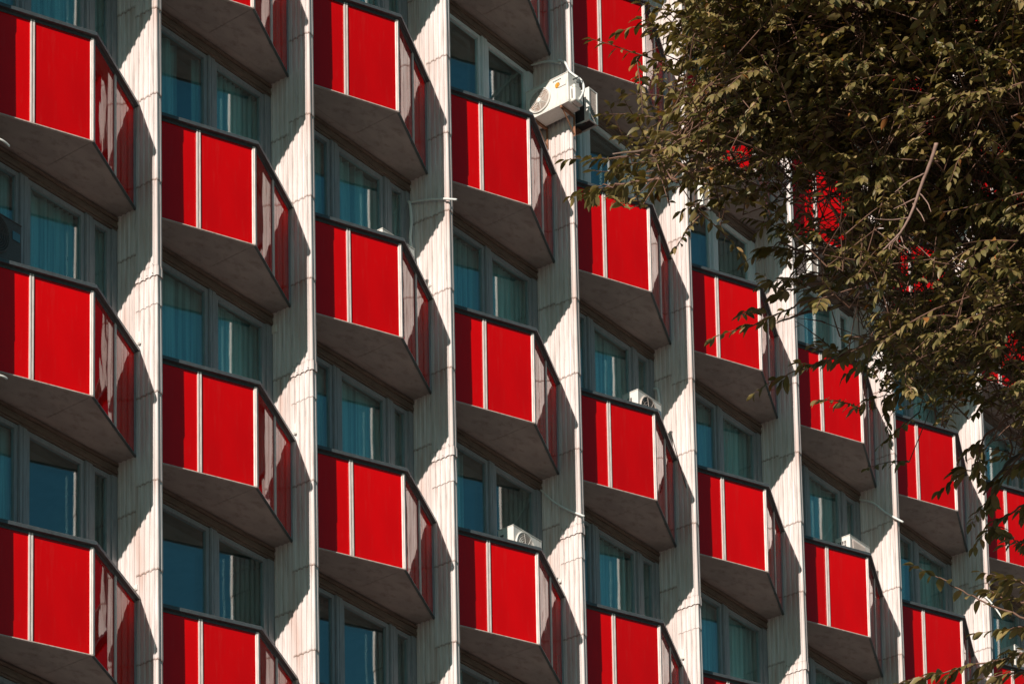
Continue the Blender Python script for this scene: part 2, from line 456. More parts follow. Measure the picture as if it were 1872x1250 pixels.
# --- windows ----------------------------------------------------------
# bay coordinates measured from the right face of the left fin
Q = -T
EVEN = [(.14 + Q, 1.20 + Q), (1.34 + Q, 2.31 + Q), (2.44 + Q, 2.76 + Q)]     # outer edges of each light
ODD = [(.12 + Q + .0, .47 + Q), (.60 + Q, 1.66 + Q), (1.79 + Q, 2.74 + Q)]
WZ0, WZ1 = -.95, 1.545
def window_meshes(lights, fm, tagname):
    me = {}
    s = MB()
    edges = [0.004] + [e for l in lights for e in l] + [BW - .004]
    # mullion covers between the lights, with a groove down the middle
    for i in range(0, len(edges), 2):
        a, b = edges[i], edges[i + 1]
        if b - a < .01: continue
        if i in (0, len(edges) - 2):
            s.box(a, b, .006, .07, WZ0, WZ1)
            if b - a > .05: s.box(a + .012, b - .012, -.008, .006, WZ0, WZ1)
        else:
            m_ = (a + b) / 2
            s.box(a, m_ - .004, -.004, .07, WZ0, WZ1); s.box(m_ + .004, b, -.004, .07, WZ0, WZ1)
            s.box(m_ - .02, m_ + .02, .012, .06, WZ0, WZ1)
            s.box(a + .012, a + .022, -.012, -.004, WZ0, WZ1)
    s.box(.004, BW - .004, .002, .07, WZ0 - .06, WZ0)
    me['frame'] = s.mesh('window', fm)
    for i, (a, b) in enumerate(lights):
        s = MB(); f = .055
        s.box(a + .002, a + f, .012, .062, WZ0 + .002, WZ1 - .002); s.box(b - f, b - .002, .012, .062, WZ0 + .002, WZ1 - .002)
        s.box(a + f, b - f, .012, .062, WZ1 - f, WZ1 - .002); s.box(a + f, b - f, .012, .062, WZ0 + .002, WZ0 + f)
        me['sash', i] = s.mesh('sash', fm)
        s = MB(); s.box(a + f - .004, b - f + .004, .036, .042, WZ0 + f - .004, WZ1 - f + .004)
        me['pane', i] = s.mesh('pane', M['glass'])
        s = MB(); s.box(a + f - .004, b - f + .004, .098, .102, WZ0 + f - .004, WZ1 - f + .004)
        me['inner', i] = s.mesh('inner_pane', M['glass2'])
    return me
s = MB(); s.box(.002, BW - .002, .052, .30, 1.549, 2.046); SPAN = s.mesh('spandrel', M['beam'])
WM = {(p, w): window_meshes(EVEN if p == 0 else ODD, M['whiteframe'] if w else M['frame'], 'x') for p in (0, 1) for w in (0, 1)}

def head_mesh():
    s = MB()
    s.box(.003, BW - .003, -.030, .05, 1.660, 1.698); s.box(.003, BW - .003, -.012, .05, 1.618, 1.656)
    s.box(.003, BW - .003, -.024, .05, 1.575, 1.612); s.box(.003, BW - .003, -.004, .05, 1.549, 1.573)
    return s.mesh('window_head', M['head'])
HM = head_mesh()

def curtain_mesh(x0, x1, pleat, amp, seed, z0=WZ0 - .02, z1=WZ1 + .02, y=.165):
    r = random.Random(seed); V = []; F = []; n = max(8, int((x1 - x0) / .0125)); ph = r.uniform(0, 6)
    rows = 5; a = 0
    for i in range(n + 1):
        x = x0 + (x1 - x0) * i / n
        a += (x1 - x0) / n / pleat * 2 * PI * (1 + .55 * math.sin(3.1 * x + ph) + .3 * math.sin(9.7 * x + 2 * ph))
        for q in range(rows + 1):
            t = q / rows
            V.append((x + .010 * math.sin(a * .5 + t * 2), y + amp * math.sin(a + .35 * math.sin(2 * t + ph)) * (.75 + .3 * t), z1 + (z0 - z1) * t))
    for i in range(n):
        for q in range(rows):
            c = i * (rows + 1) + q; F.append((c, c + 1, c + rows + 2, c + rows + 1))
    me = bpy.data.meshes.new('curtain'); me.from_pydata(V, [], F)
    me.polygons.foreach_set('use_smooth', [True] * len(F)); me.update(); return me

CURT = {(0, 0): 'P', (0, 1): 'P', (0, 2): 'L', (1, 0): 'G', (1, 1): 'S', (1, 2): 'N', (2, -1): 'P', (2, 0): 'P', (2, 1): 'S', (2, 2): 'none',
        (3, -1): 'N', (3, 0): 'PS', (3, 1): 'L', (4, -1): 'N', (4, 0): 'S', (4, 1): 'P', (5, -1): 'N', (5, 0): 'G', (5, 1): 'S', (6, -1): 'P', (6, 0): 'G',
        (7, -1): 'S', (7, 0): 'P', (8, 0): 'S', (8, -1): 'P', (0, 3): 'S', (1, -1): 'S'}
WHITE = {(3, -1), (4, -1), (5, -1), (6, -1), (4, -2), (5, -2)}
def window(k, j):
    x = (k - 1) * W + T; z = Z0 - j * H; p = k % 2; wm = WM[p, 1 if (k, j) in WHITE else 0]
    r = random.Random(k * 31 + j * 7 + 5)
    o = link('window', wm['frame'], B, (x, 0, z))
    for i in range(3):
        link('sash', wm['sash', i], o); link('pane', wm['pane', i], o); link('inner_pane', wm['inner', i], o)
    link('window_head', HM, o); link('spandrel', SPAN, o)
    c = CURT.get((k, j)) or r.choice(['P', 'S', 'N', 'G', 'P'])
    sd = k * 13 + j
    def cur(a, b, pl, am, m=M['curtain']):
        me = curtain_mesh(a, b, pl, am, sd); me.materials.append(m); link('curtain', me, o)
    if c == 'P': cur(.03, BW - .03, .125, .042)
    elif c == 'PS': cur(.03, BW - .03, .075, .018)
    elif c == 'S': cur(.03, BW - .03, .30, .008)
    elif c == 'L': cur(.03, 1.22, .30, .01)
    elif c == 'G':
        g = r.uniform(1.0, 1.2) if (k, j) != (1, 0) else 1.15
        cur(.03, g, .12, .042); cur(g + .32, BW - .03, .11, .04)
    elif c == 'N': cur(.03, .35, .09, .03, M['curtain_dark'])

for k, (a, b) in ROWS_SEEN.items():
    for j in range(a, b + 1):
        balcony(k, j); window(k, j)

# spandrel beams, floors and back wall of the rooms behind the windows
X0, X1 = -2 * W + T, 10 * W
s = MB()
for j in range(-7, 9):
    z = Z0 - j * H
    if z + 1.8 < 0: break
    s.box(X0, X1, .302, 2.6, z + 1.62, z + 1.80)
s.box(X0, X1, 2.6, 2.8, 0.0, ZTOP)
for k in range(-2, 11): s.box(k * W + .02, k * W + .08, .0 + .302 - .3 + .004, 2.6, 0.0, ZTOP - .01)
s.build('wall', M['inner'], B)
s = MB(); s.box(X0 - .3, X1 + .3, -.70, 3.0, ZTOP + 1.9, ZTOP + 2.15); s.build('roof', M['soffit'], B)

# ------------------------------------------------------------------ air conditioners
def ac_unit(loc, rz, label, w=.70, cm='ac', h=.55, d=.27, style='rings', brackets='wall', valves=False, sticker=False):
    """origin: bottom centre of the case; the fan front faces local -Y"""
    root = empty('air_conditioner', loc, rz)
    tag(root, label, 'air conditioner', 'air conditioner units on the balconies and fins')
    x0, x1 = -w / 2, w / 2; y0, y1 = -d / 2, d / 2
    s = MB()
    fx = x0 + .05 + h * .40; R = h * (.385 if h < .5 else .40); low = -h * .06 if h > .5 else 0
    s.box(x0, x1, y0 + .006, y1, .02, h)
    s.box(x0 - .004, x1 + .004, y0 - .0, y1 + .004, h, h + .014)
    s.box(x0, x1, y0 + .002, y1, .0, .02)
    c = s.build('casing', M[cm], root); bevel(c, .014, 3)
    s = MB()
    if style == 'louvre':
        s.box(x0 + .05, x1 - .17, y0 - .002, y0 + .0045, .06, h - .05, 1)
        n = 11
        for i in range(n):
            xx = x0 + .05 + (w - .22) * (i + .5) / n
            s.box(xx - .007, xx + .007, y0 - .016, y0 - .0025, .06, h - .05)
        s.box(x0 + .05, x1 - .17, y0 - .014, y0 - .003, h * .5, h * .5 + .012)
    else:
        cz = h * .5 - low
        s.disc((fx, y0 + .004, cz), R, .006, 40, 1)
        s.ring((fx, y0 - .004, cz), R, .012, 40)
        for i in range(1, 8 if style == 'rings' else 6): s.ring((fx, y0 - .006, cz), R * i / (8 if style == 'rings' else 6), (.0046 if h < .5 else .0058) if style == 'rings' else .0018, 36)
        for a in range(8):
            t = a * PI / 4 + .2
            s.tube([(fx + R * .15 * math.cos(t), y0 - .010, cz + R * .15 * math.sin(t)), (fx + R * math.cos(t), y0 - .010, cz + R * math.sin(t))], .003, 5)
        s.disc((fx, y0 - .004, cz), R * .19, .014, 24, 0)
    s.build('fan_grille', [M[cm] if style == 'rings' else M['acgrille'], M['acdark'] if style != 'rings' or cm != 'ac' else M['brown']], root)
    # side vents on the left end
    s = MB()
    if style == 'louvre':
        s.box(x0 - .002, x0 + .004, y0 + .06, y1 - .03, .06, h - .06, 1)
        for i in range(5): yy = y0 + .06 + (d - .09) * i / 4; s.box(x0 - .010, x0 - .0025, yy - .005, yy + .005, .06, h - .06)
        for i in range(8): zz = .06 + (h - .12) * i / 7; s.box(x0 - .008, x0 - .0026, y0 + .06, y1 - .03, zz - .004, zz + .004)
    elif style == 'blank':
        for i in range(3): s.box(x0 - .002, x0 + .003, y0 + .10 + i * .05, y0 + .125 + i * .05, .10, h - .08, 1)
    else:
        for i in range(7):
            zz = h - .11 - i * .065; s.box(x0 - .002, x0 + .003, y1 - .085, y1 - .035, zz, zz + .034, 1)
    s.build('side_vent', [M['ac'], M['coil']], root)
    # rear coil with wire guards
    s = MB(); s.box(x0 + .02, x1 - .18, y1 - .001, y1 + .018, .04, h - .03, 0)
    for i in range(9): zz = .06 + (h - .12) * i / 8; s.tube([(x0 + .005, y1 + .026, zz), (x1 - .18, y1 + .026, zz)], .003, 5, 1)
    s.build('coil', [M['coil'], M['rail']], root)
    # service cover at the right end
    s = MB(); s.box(x1 - .001, x1 + .035, y0 + .05, y1 - .03, .05, h * .55); s.box(x1 - .15, x1 - .03, y0 - .003, y0 + .004, h * .62, h * .80, 1)
    sv = s.build('service_cover', [M['ac'], M['ac'] if sticker else M['acblue']], root)
    if valves:
        s = MB(); s.box(x1, x1 + .075, y0 + .05, y1 - .03, .01, h * .50); s.box(x1 + .01, x1 + .06, y0 + .07, y1 - .05, h * .50, h * .64)
        bevel(s.build('valve_cover', M['ac'], root), .02, 3)
        s = MB(); s.tube([(x1 + .05, 0, h * .75), (x1 + .12, .0, h * .70), (x1 + .13, .03, h * .45)], .016, 8)
        s.tube([(x1 + .01, -.03, h * .85), (x1 + .09, -.03, h * .84), (x1 + .12, 0, h * .6)], .012, 8)
        s.build('valve', M['rail'], root, smooth=True)
    if sticker:
        s = MB(); cx, cz = x1 - .16, h * .72
        s.disc((cx, y0 - .0, cz), .036, .003, 24, 0)
        s.disc((cx, y0 - .003, cz), .026, .002, 24, 1); s.box(cx - .005, cx + .005, y0 - .0075, y0 - .005, cz - .018, cz + .018, 2)
        for i in range(10):
            t = i * PI / 5; s.box(cx + .032 * math.cos(t) - .004, cx + .032 * math.cos(t) + .004, y0 - .006, y0 - .001, cz + .032 * math.sin(t) - .004, cz + .032 * math.sin(t) + .004, 0)
        s.build('round_sticker', [M['orange'], M['orange'], M['brown']], root)
        s = MB()
        for i in range(5): s.box(cx - .07 + i * .026, cx - .052 + i * .026, y0 - .0012, y0 + .003, h * .885, h * .905)
        s.build('nameplate', M['rail'], root)
    s = MB()
    if brackets == 'wall':
        for xx in (x0 + .12, x1 - .12):
            s = MB(); s.box(xx - .015, xx + .015, y0 + .01, y1 + .04, -.03, -.001); s.box(xx - .015, xx + .015, y1 + .04, y1 + .045, -.30, -.001)
            s.tube([(xx, y0 + .05, -.03), (xx, y1 + .03, -.27)], .010, 6)
            s.build('bracket', M['brown'], root)
    return root

def fx_(k): return k * W
# hanging on the fin right of the fourth column, fan towards the sun
ac_unit((3 * W - .37 + .155, -.40 - .03, Z0 + 3.655), -PI / 2, 'white air conditioner with round orange sticker, hung on a fin', w=.66, h=.42, d=.28, valves=True, sticker=True)
# behind the rails
def bal_ac(k, j, xl, ztop, w, h, d, style, label, yf=-.35, cm='ac'):
    return ac_unit(((k - 1) * W + xl + w / 2, yf + d / 2, Z0 + ztop - h), 0, label, w=w, h=h, d=d, style=style, cm=cm)
bal_ac(4, 0, 1.873, .61, .60, .52, .25, 'blank', 'cream air conditioner with a dark round fan, left of the fifth fin')
bal_ac(3, 1, 1.675, -2.465, .65, .54, .24, 'rings', 'white air conditioner with concentric fan rings above the lower balcony of the fourth column')
bal_ac(6, 0, 1.879, .57, .60, .52, .24, 'louvre', 'white air conditioner with slatted front and side above a lower right balcony')
bal_ac(2, 0, 1.786, .46, .68, .54, .25, 'blank', 'white air conditioner mostly hidden by the top rail under a hanging hose')
bal_ac(8, 0, 1.354, .59, .66, .54, .25, 'louvre', 'white slatted air conditioner among leaves at the lower right corner')
bal_ac(0, 1, .908 - .70, -2.36, .70, .55, .25, 'rings', 'dark grey air conditioner behind the second red balcony at the left edge', -.30, 'coil')
bal_ac(2, 2, .88 - .70, -5.40, .70, .55, .22, 'rings', 'air conditioner seen dimly behind the glass at the bottom edge, third column', .07)

# cased units poking out past the left fins of three bays
def side_ac(k, xl, yf, zt, h, w, label):
    dep = .60
    root = empty('air_conditioner', (k * W + xl, yf, Z0 + zt - h))
    tag(root, label, 'air conditioner', 'boxed air conditioners poking out past the fins')
    s = MB(); e = .030
    for (x, ex, y, ey) in ((0, e * 1.1, 0, .078), (w - e, e, 0, e), (0, e, dep - e, e), (w - e, e, dep - e, e)):
        s.box(x, x + ex, y, y + ey, 0, h)
    for z in (0, h - e * .7):
        s.box(e * 1.1, w - e, .001, e * .8, z, z + e * .7); s.box(e * 1.6, w - e, dep - e, dep - .001, z, z + e * .7)
        s.box(.001, e * .8, .078, dep - e, z, z + e * .7); s.box(w - e * .8, w - .001, e, dep - e, z, z + e * .7)
    bevel(s.build('case_frame', M['ac'], root), .005, 2)
    s = MB(); s.box(e * .9, w - e * .9, e * .9, dep - e * .9, e * .4, h - e * .35)
    s.build('coil', M['acdark'], root)
    s = MB()
    for i in range(15):
        z = e + (h - 2 * e) * (i + .5) / 15; s.tube([(e, .010, z), (w - e, .010, z)], .0022, 4)
    for i in range(6):
        x = e * 1.6 + (w - e * 2.6) * (i + .5) / 6; s.tube([(x, .006, e), (x, .006, h - e)], .0022, 4)
    s.build('front_mesh', M['acgrille'], root)
    s = MB(); s.box(.05, w - .05, .22, dep + .1, -.02, -.001); s.tube([(.05, .10, -.01), (-.04, .22, -.02), (-.045, .34, .25), (.01, .42, .40)], .014, 8, 1)
    s.build('bracket', [M['brown'], M['cable']], root)
    return root
side_ac(3, .15, -.76, 4.10, .47, .215, 'white framed boxed air conditioner beside the unit with the orange sticker')
side_ac(4, .15, -.74, 4.11, .44, .20, 'white framed boxed air conditioner behind leaf sprays, middle of the three boxed units')
side_ac(5, .15, -.80, 4.31, .46, .21, 'white framed boxed air conditioner beneath red glimpses in the foliage, rightmost boxed unit')

# ------------------------------------------------------------------ hoses, cables, little boxes
def hose(name, pts, r, m, label, cat, n=8):
    P = [Vector(p) for p in pts]; out = []
    for i in range(len(P) - 1):            # Catmull-Rom
        p0, p1, p2, p3 = P[max(i - 1, 0)], P[i], P[i + 1], P[min(i + 2, len(P) - 1)]
        for q in range(6):
            t = q / 6; out.append(.5 * ((2 * p1) + (p2 - p0) * t + (2 * p0 - 5 * p1 + 4 * p2 - p3) * t * t + (3 * p1 - p0 - 3 * p2 + p3) * t ** 3))
    out.append(P[-1]); o = out[0].copy()
    s = MB(); s.tube([p - o for p in out], r, n, cap=True)
    b = s.build(name, m, None, o, smooth=True); tag(b, label, cat); return b
hose('drain_hose', [(5.714, .00, Z0 + 1.41), (5.70, -.25, Z0 + 1.335), (5.70, -.52, Z0 + 1.235), (5.714, -.73, Z0 + 1.139)], .014, M['hose'], 'white drain hose poking out past the third fin above a hanging hose', 'hose')
hose('refrigerant_hose', [(5.70, -.01, Z0 + 1.42), (5.665, -.06, Z0 + 1.33), (5.66, -.08, Z0 + 1.10), (5.645, -.07, Z0 + .85), (5.655, -.10, Z0 + .60), (5.65, -.12, Z0 + .40), (5.60, -.16, Z0 + .10)], .019, M['hose'], 'thick wavy hose hanging in a window corner above the air conditioner', 'hose')
hose('drain_hose', [(8.591, -.01, Z0 - 1.43), (8.575, -.2, Z0 - 1.66), (8.575, -.42, Z0 - 1.86), (8.60, -.66, Z0 - 2.03)], .013, M['hose'], 'thin white hose sloping down across the fourth fin beside the ringed fan unit', 'hose')
hose('drain_hose', [(17.221, -.01, Z0 + 1.60), (17.20, -.25, Z0 + 1.45), (17.20, -.45, Z0 + 1.22), (17.23, -.70, Z0 + .995)], .014, M['hose'], 'white hose sloping down across a right hand fin above the slatted unit', 'hose')
hose('drain_hose', [(20.10, -.45, Z0 + .95), (20.11, -.62, Z0 + .76), (20.138, -.80, Z0 + .424)], .012, M['hose'], 'short white hose end among leaves on the rightmost visible fin', 'hose')
hose('drain_hose', [(8.57, -.0, Z0 + 4.66), (8.57, -.25, Z0 + 4.60), (8.57, -.47, Z0 + 4.47)], .015, M['hose'], 'pale pipe running along the fin above the orange stickered unit', 'pipe')
hose('refrigerant_hose', [(8.55, -.44, Z0 + 4.52), (8.54, -.56, Z0 + 4.42), (8.50, -.66, Z0 + 4.22), (8.44, -.86, Z0 + 3.98), (8.43, -.90, Z0 + 3.82), (8.42, -.84, Z0 + 3.70)], .016, M['hose'], 'white hose curling down to the valves of the orange stickered unit', 'hose')
hose('drain_hose', [(-2.80, -.45, Z0 - 1.72), (-2.66, -.6, Z0 - 1.768), (-2.53, -.62, Z0 - 1.80)], .012, M['hose'], 'white hose end at the left edge under the upper balcony', 'hose')
hose('drain_hose', [(-2.80, -.45, Z0 - 4.47), (-2.64, -.6, Z0 - 4.49), (-2.55, -.62, Z0 - 4.50)], .012, M['hose'], 'white hose end at the left edge under the second balcony', 'hose')
hose('refrigerant_hose', [(4 * W - .05, -.02, Z0 + 1.12), (4 * W - .08, -.10, Z0 + 1.05), (4 * W - .10, -.13, Z0 + .80), (4 * W - .16, -.15, Z0 + .55)], .016, M['hose'], 'bent grey hose in the corner behind the cream dark fan unit', 'hose')
hose('cable', [(4 * W - .02, -.26, Z0 + .35), (4 * W - .03, -.36, Z0 - .05), (4 * W - .03, -.47, Z0 - .50)], .006, M['cable'], 'thin black cable down the fin beside the cream unit', 'cable')
def jbox(x, y, z, w, h, label):
    s = MB(); s.box(-.022, 0, -w / 2, w / 2, -h / 2, h / 2); s.box(-.028, -.022, -w / 2 + .008, w / 2 - .008, -h / 2 + .012, h / 2 - .012)
    o = s.build('junction_box', M['ac'], None, (x - .013, y, Z0 + z)); bevel(o, .006, 2); tag(o, label, 'junction box', 'small boxes screwed to the fins')
jbox(0, -.345, -2.90, .055, .15, 'small white box on the first fin beside the second balcony rail')
jbox(W, -.345, -2.90, .05, .13, 'small white box on the second fin beside the second column balcony rail')
jbox(W, -.045, -1.50, .07, .10, 'small grey box high in the window corner of the second column')
jbox(4 * W, -.345, -2.88, .055, .14, 'small white box on the fifth fin at the lower edge')
jbox(0, -.285, -5.88, .05, .06, 'tiny white box on the first fin beside the lowest balcony rail')
jbox(2 * W, -.30, .17, .05, .05, 'tiny box on the third fin at the rail of the hidden unit')
jbox(3 * W, -.26, -2.79, .05, .05, 'tiny box on the fourth fin right of the ringed fan unit')

# ------------------------------------------------------------------ camera
F_, CX, CY = 6145.76748, -422.01155, 2997.1677
az, pit, rol = .762899335, .147945045, .014998888
fw = Vector((math.sin(az) * math.cos(pit), math.cos(az) * math.cos(pit), math.sin(pit)))
r_ = Vector((math.cos(az), -math.sin(az), 0)); u_ = r_.cross(fw)
R2 = r_ * math.cos(rol) + u_ * math.sin(rol); U2 = -r_ * math.sin(rol) + u_ * math.cos(rol)
CAM = Vector((-27.45135, -23.27687, 1.6))
cd = bpy.data.cameras.new('camera'); cam = bpy.data.objects.new('camera', cd); COL.objects.link(cam)
mw = Matrix((R2, U2, -fw)).transposed().to_4x4(); mw.translation = CAM; cam.matrix_world = mw
cd.sensor_width = 36; cd.lens = F_ / 1872 * 36
cd.shift_x = (936 - CX) / 1872; cd.shift_y = (CY - 625) / 1872
cd.clip_start = .5; cd.clip_end = 3000
sc.camera = cam

# ------------------------------------------------------------------ tree
def at(px, py, dist):
    """a point of the crown, dist metres from where the photographer stood"""
    d = fw + R2 * ((px - CX) / F_) + U2 * ((CY - py) / F_)
    return CAM + d.normalized() * dist

CROWN = [(1280, -260), (1265, 10), (1255, 60), (1275, 95), (1275, 145), (1265, 215), (1220, 255), (1165, 280), (1165, 318), (1240, 330), (1300, 312), (1360, 292),
         (1440, 320), (1490, 380), (1470, 440), (1460, 500), (1500, 540), (1610, 560), (1560, 620), (1600, 640), (1650, 705), (1730, 715), (1790, 680), (1840, 730),
         (1870, 800), (1910, 860), (1960, 900), (2350, 860), (2350, -260)]
def inside(x, y, P=CROWN):
    c = False; n = len(P)
    for i in range(n):
        x0, y0 = P[i]; x1, y1 = P[(i + 1) % n]
        if (y0 > y) != (y1 > y) and x < (x1 - x0) * (y - y0) / (y1 - y0) + x0: c = not c
    return c
_h = random.Random(3)
HOLES = [(_h.uniform(1430, 1880), _h.uniform(0, 720), _h.uniform(7, 17)) for _ in range(46)] + [(1345, 250, 14), (1750, 480, 22), (1700, 520, 18), (1650, 480, 22), (1500, 500, 18), (1470, 600, 26), (1590, 300, 12), (1730, 300, 14), (1840, 420, 16), (1760, 130, 10), (1560, 120, 10), (1480, 200, 10), (1850, 780, 26), (1600, 400, 16), (1500, 320, 16), (1352, 280, 26), (1510, 365, 38), (1528, 430, 26), (1672, 160, 22), (1440, 300, 20), (1612, 165, 12), (1630, 260, 16), (1800, 275, 18), (1700, 245, 12), (1480, 470, 30), (1700, 450, 20),
         (1540, 570, 40), (1620, 560, 14), (1440, 340, 18), (1585, 340, 12), (1830, 690, 20), (1850, 640, 16), (1765, 430, 22), (1775, 20, 14), (1560, 480, 14), (1650, 430, 14), (1820, 800, 20), (1720, 560, 12)]

leafs = []            # (pos, axis, normal, length, var)
twigs = MB(); limbs = MB()
def rv(s=1.0): return Vector((random.gauss(0, s), random.gauss(0, s), random.gauss(0, s)))
DL = Vector((-.80, -.10, -.06))         # branches reach towards the light on the left
def in_gap(p):
    px, py = proj(p)
    return any((px - a) ** 2 + (py - b) ** 2 < (r * 1.12) ** 2 for a, b, r in HOLES)
def add_leaf(p, axis, nrm, L, var):
    if in_gap(p) and random.random() < .95: return
    leafs.append((p, axis.normalized(), nrm.normalized(), L, var))
def twig(base, d, length, n, leaf=.059, r0=.0035, droop=.25, tone=0.0):
    """a shoot with alternate leaves hanging to both sides"""
    d = d.normalized(); pts = [base]; p = base.copy(); segs = 7
    for i in range(segs):
        d = (d + Vector((0, 0, -droop / segs * random.uniform(.2, 1.4))) + rv(.05)).normalized()
        p = p + d * (length / segs); pts.append(p.copy())
    twigs.tube(pts, [r0 * (1 - .75 * i / segs) for i in range(segs + 1)], 4, cap=False)
    for i in range(n):
        t = (i + .6) / n * segs; a = min(int(t), segs - 1); q = pts[a].lerp(pts[a + 1], t - a)
        dd = (pts[a + 1] - pts[a]).normalized()
        side = dd.cross(Vector((0, 0, 1))).normalized() * (1 if i % 2 else -1)
        ax = dd * random.uniform(.45, .85) + side * random.uniform(.45, .9) + Vector((0, 0, random.uniform(-.75, .02)))
        up = Vector((0, 0, 1)) * .9 + rv(.30) - side * .15
        L = leaf * random.uniform(.68, 1.18) * (1 - .25 * (i / n))
        add_leaf(q, ax, up, L, min(1, max(0, random.gauss(.42 + tone, .20))) if random.random() > .012 else 1.0)
    add_leaf(pts[-1], d + Vector((0, 0, -.2)), Vector((0, 0, 1)) + rv(.2), leaf * .8, .5)
    return pts

TB = at(2480, 1900, 19.5); TB.z = 0
trunk_top = at(2290, 200, 18.5)
def limb(pts, r0, r1, n=8, mb=None, wig=.004):
    P = [Vector(p) for p in pts]; out = []
    for i in range(len(P) - 1):
        p0, p1, p2, p3 = P[max(i - 1, 0)], P[i], P[i + 1], P[min(i + 2, len(P) - 1)]
        for q in range(6):
            t = q / 6; out.append(.5 * ((2 * p1) + (p2 - p0) * t + (2 * p0 - 5 * p1 + 4 * p2 - p3) * t * t + (3 * p1 - p0 - 3 * p2 + p3) * t ** 3) + rv(wig))
    out.append(P[-1]); m = len(out) - 1
    (mb or limbs).tube(out, [r0 + (r1 - r0) * i / m for i in range(m + 1)], n)
    return out
TZ = trunk_top
tr = [TB, TB + Vector((.05, .05, 3.0)), TB.lerp(Vector((TZ.x, TZ.y, 6.5)), .6) , Vector((TZ.x, TZ.y, TZ.z - 2.0)), TZ, TZ + Vector((-.3, .2, 2.4))]
tr[2].z = 5.6
trunk_mb = MB(); tpts = limb(tr, .26, .07, 14, trunk_mb)
nodes = [(p, 0) for p in tpts if p.z > 6]
main = [  # px polylines with distances: limbs reaching left into the frame
    [(2290, 300, 18.5), (2000, 120, 18.0), (1700, 60, 17.4), (1420, 40, 16.6), (1260, 30, 16.2)],
    [(2290, 420, 18.5), (2020, 300, 18.4), (1760, 200, 18.0), (1500, 150, 17.2), (1250, 175, 16.4)],
    [(2290, 520, 18.5), (2050, 420, 17.8), (1820, 330, 17.0), (1560, 260, 16.3), (1300, 262, 15.8), (1120, 282, 15.6)],
    [(2300, 620, 18.5), (2060, 520, 18.6), (1850, 470, 18.2), (1640, 420, 17.8), (1470, 470, 17.3)],
    [(2310, 760, 18.5), (2050, 640, 17.8), (1850, 560, 17.2), (1680, 540, 16.6), (1520, 560, 16.2), (1420, 590, 16.0)],
    [(2330, 860, 18.5), (2080, 740, 18.2), (1900, 700, 17.8), (1760, 660, 17.2), (1620, 680, 16.8)],
    [(2330, 940, 18.5), (2080, 830, 17.6), (1920, 800, 17.0), (1840, 850, 16.6), (1800, 900, 16.4)],
    [(2290, 200, 18.5), (2060, -40, 18.8), (1800, -120, 18.6), (1500, -120, 18.0), (1320, -80, 17.6)],
    [(2290, 350, 18.5), (2040, 200, 19.6), (1780, 100, 19.8), (1480, 80, 19.4), (1330, 120, 19.0)],
    [(2300, 560, 18.5), (2080, 380, 19.6), (1840, 300, 19.7), (1600, 330, 19.2), (1470, 380, 18.8)],
    [(2310, 740, 18.5), (2100, 600, 19.4), (1900, 520, 19.4), (1740, 560, 19.0), (1650, 620, 18.6)]]
for L_ in main:
    pts = limb([at(*q) for q in L_], .030, .003, 7)
    nodes += [(p, 1) for p in pts[3:]]
NP = np.array([tuple(p) for p, _ in nodes])

def connect(p):
    d = np.linalg.norm(NP - np.array(p), axis=1) + .35 * np.maximum(0, NP[:, 0] * -1 + p[0])   # prefer nodes to the right
    i = int(np.argmin(d)); return Vector(NP[i])

def proj(p):
    d = p - CAM; w = d.dot(fw); return CX + F_ * d.dot(R2) / w, CY - F_ * d.dot(U2) / w

clumps = []
n_try = 0
while len(clumps) < 1450 and n_try < 80000:
    n_try += 1
    x = random.uniform(1080, 2300); y = random.uniform(-240, 980)
    if not inside(x, y): continue
    edge = min(1.0, (x - 1080) / 260)
    if x > 1900 and random.random() < .6: continue
    if x > 1480 and random.random() < .22: continue
    if any((x - a) ** 2 + (y - b) ** 2 < (r * .75) ** 2 for a, b, r in HOLES): continue
    dist = random.uniform(15.3, 16.8) if x < 1300 else (random.uniform(15.0, 17.2) if random.random() < .45 else random.uniform(15.5, 20.5))
    clumps.append((x, y, dist))
for (x, y, dist) in clumps:
    c = at(x, y, dist); near = connect(c)
    start = near
    midp = near.lerp(c, .55) + rv(.06) + Vector((0, 0, -.04))
    if (c - near).length < .6 and random.random() < .4: limb([start, midp, c], .005, .002, 5, twigs)
    nt_ = random.randint(5, 6)
    for q in range(nt_):
        b = c + rv(.13)
        d = DL + rv(.42); L = random.uniform(.18, .36)
        e = b + d.normalized() * L
        px, py = proj(e)
        if not inside(px, py) and random.random() < .75: continue
        if any((px - a) ** 2 + (py - bb) ** 2 < (r * .8) ** 2 for a, bb, r in HOLES) and random.random() < .8: continue
        twigs.tube([c, b], .0022, 4, cap=False)
        twig(b, d, L, random.randint(11, 17), tone=random.choice([-.15, 0, 0, .1]))

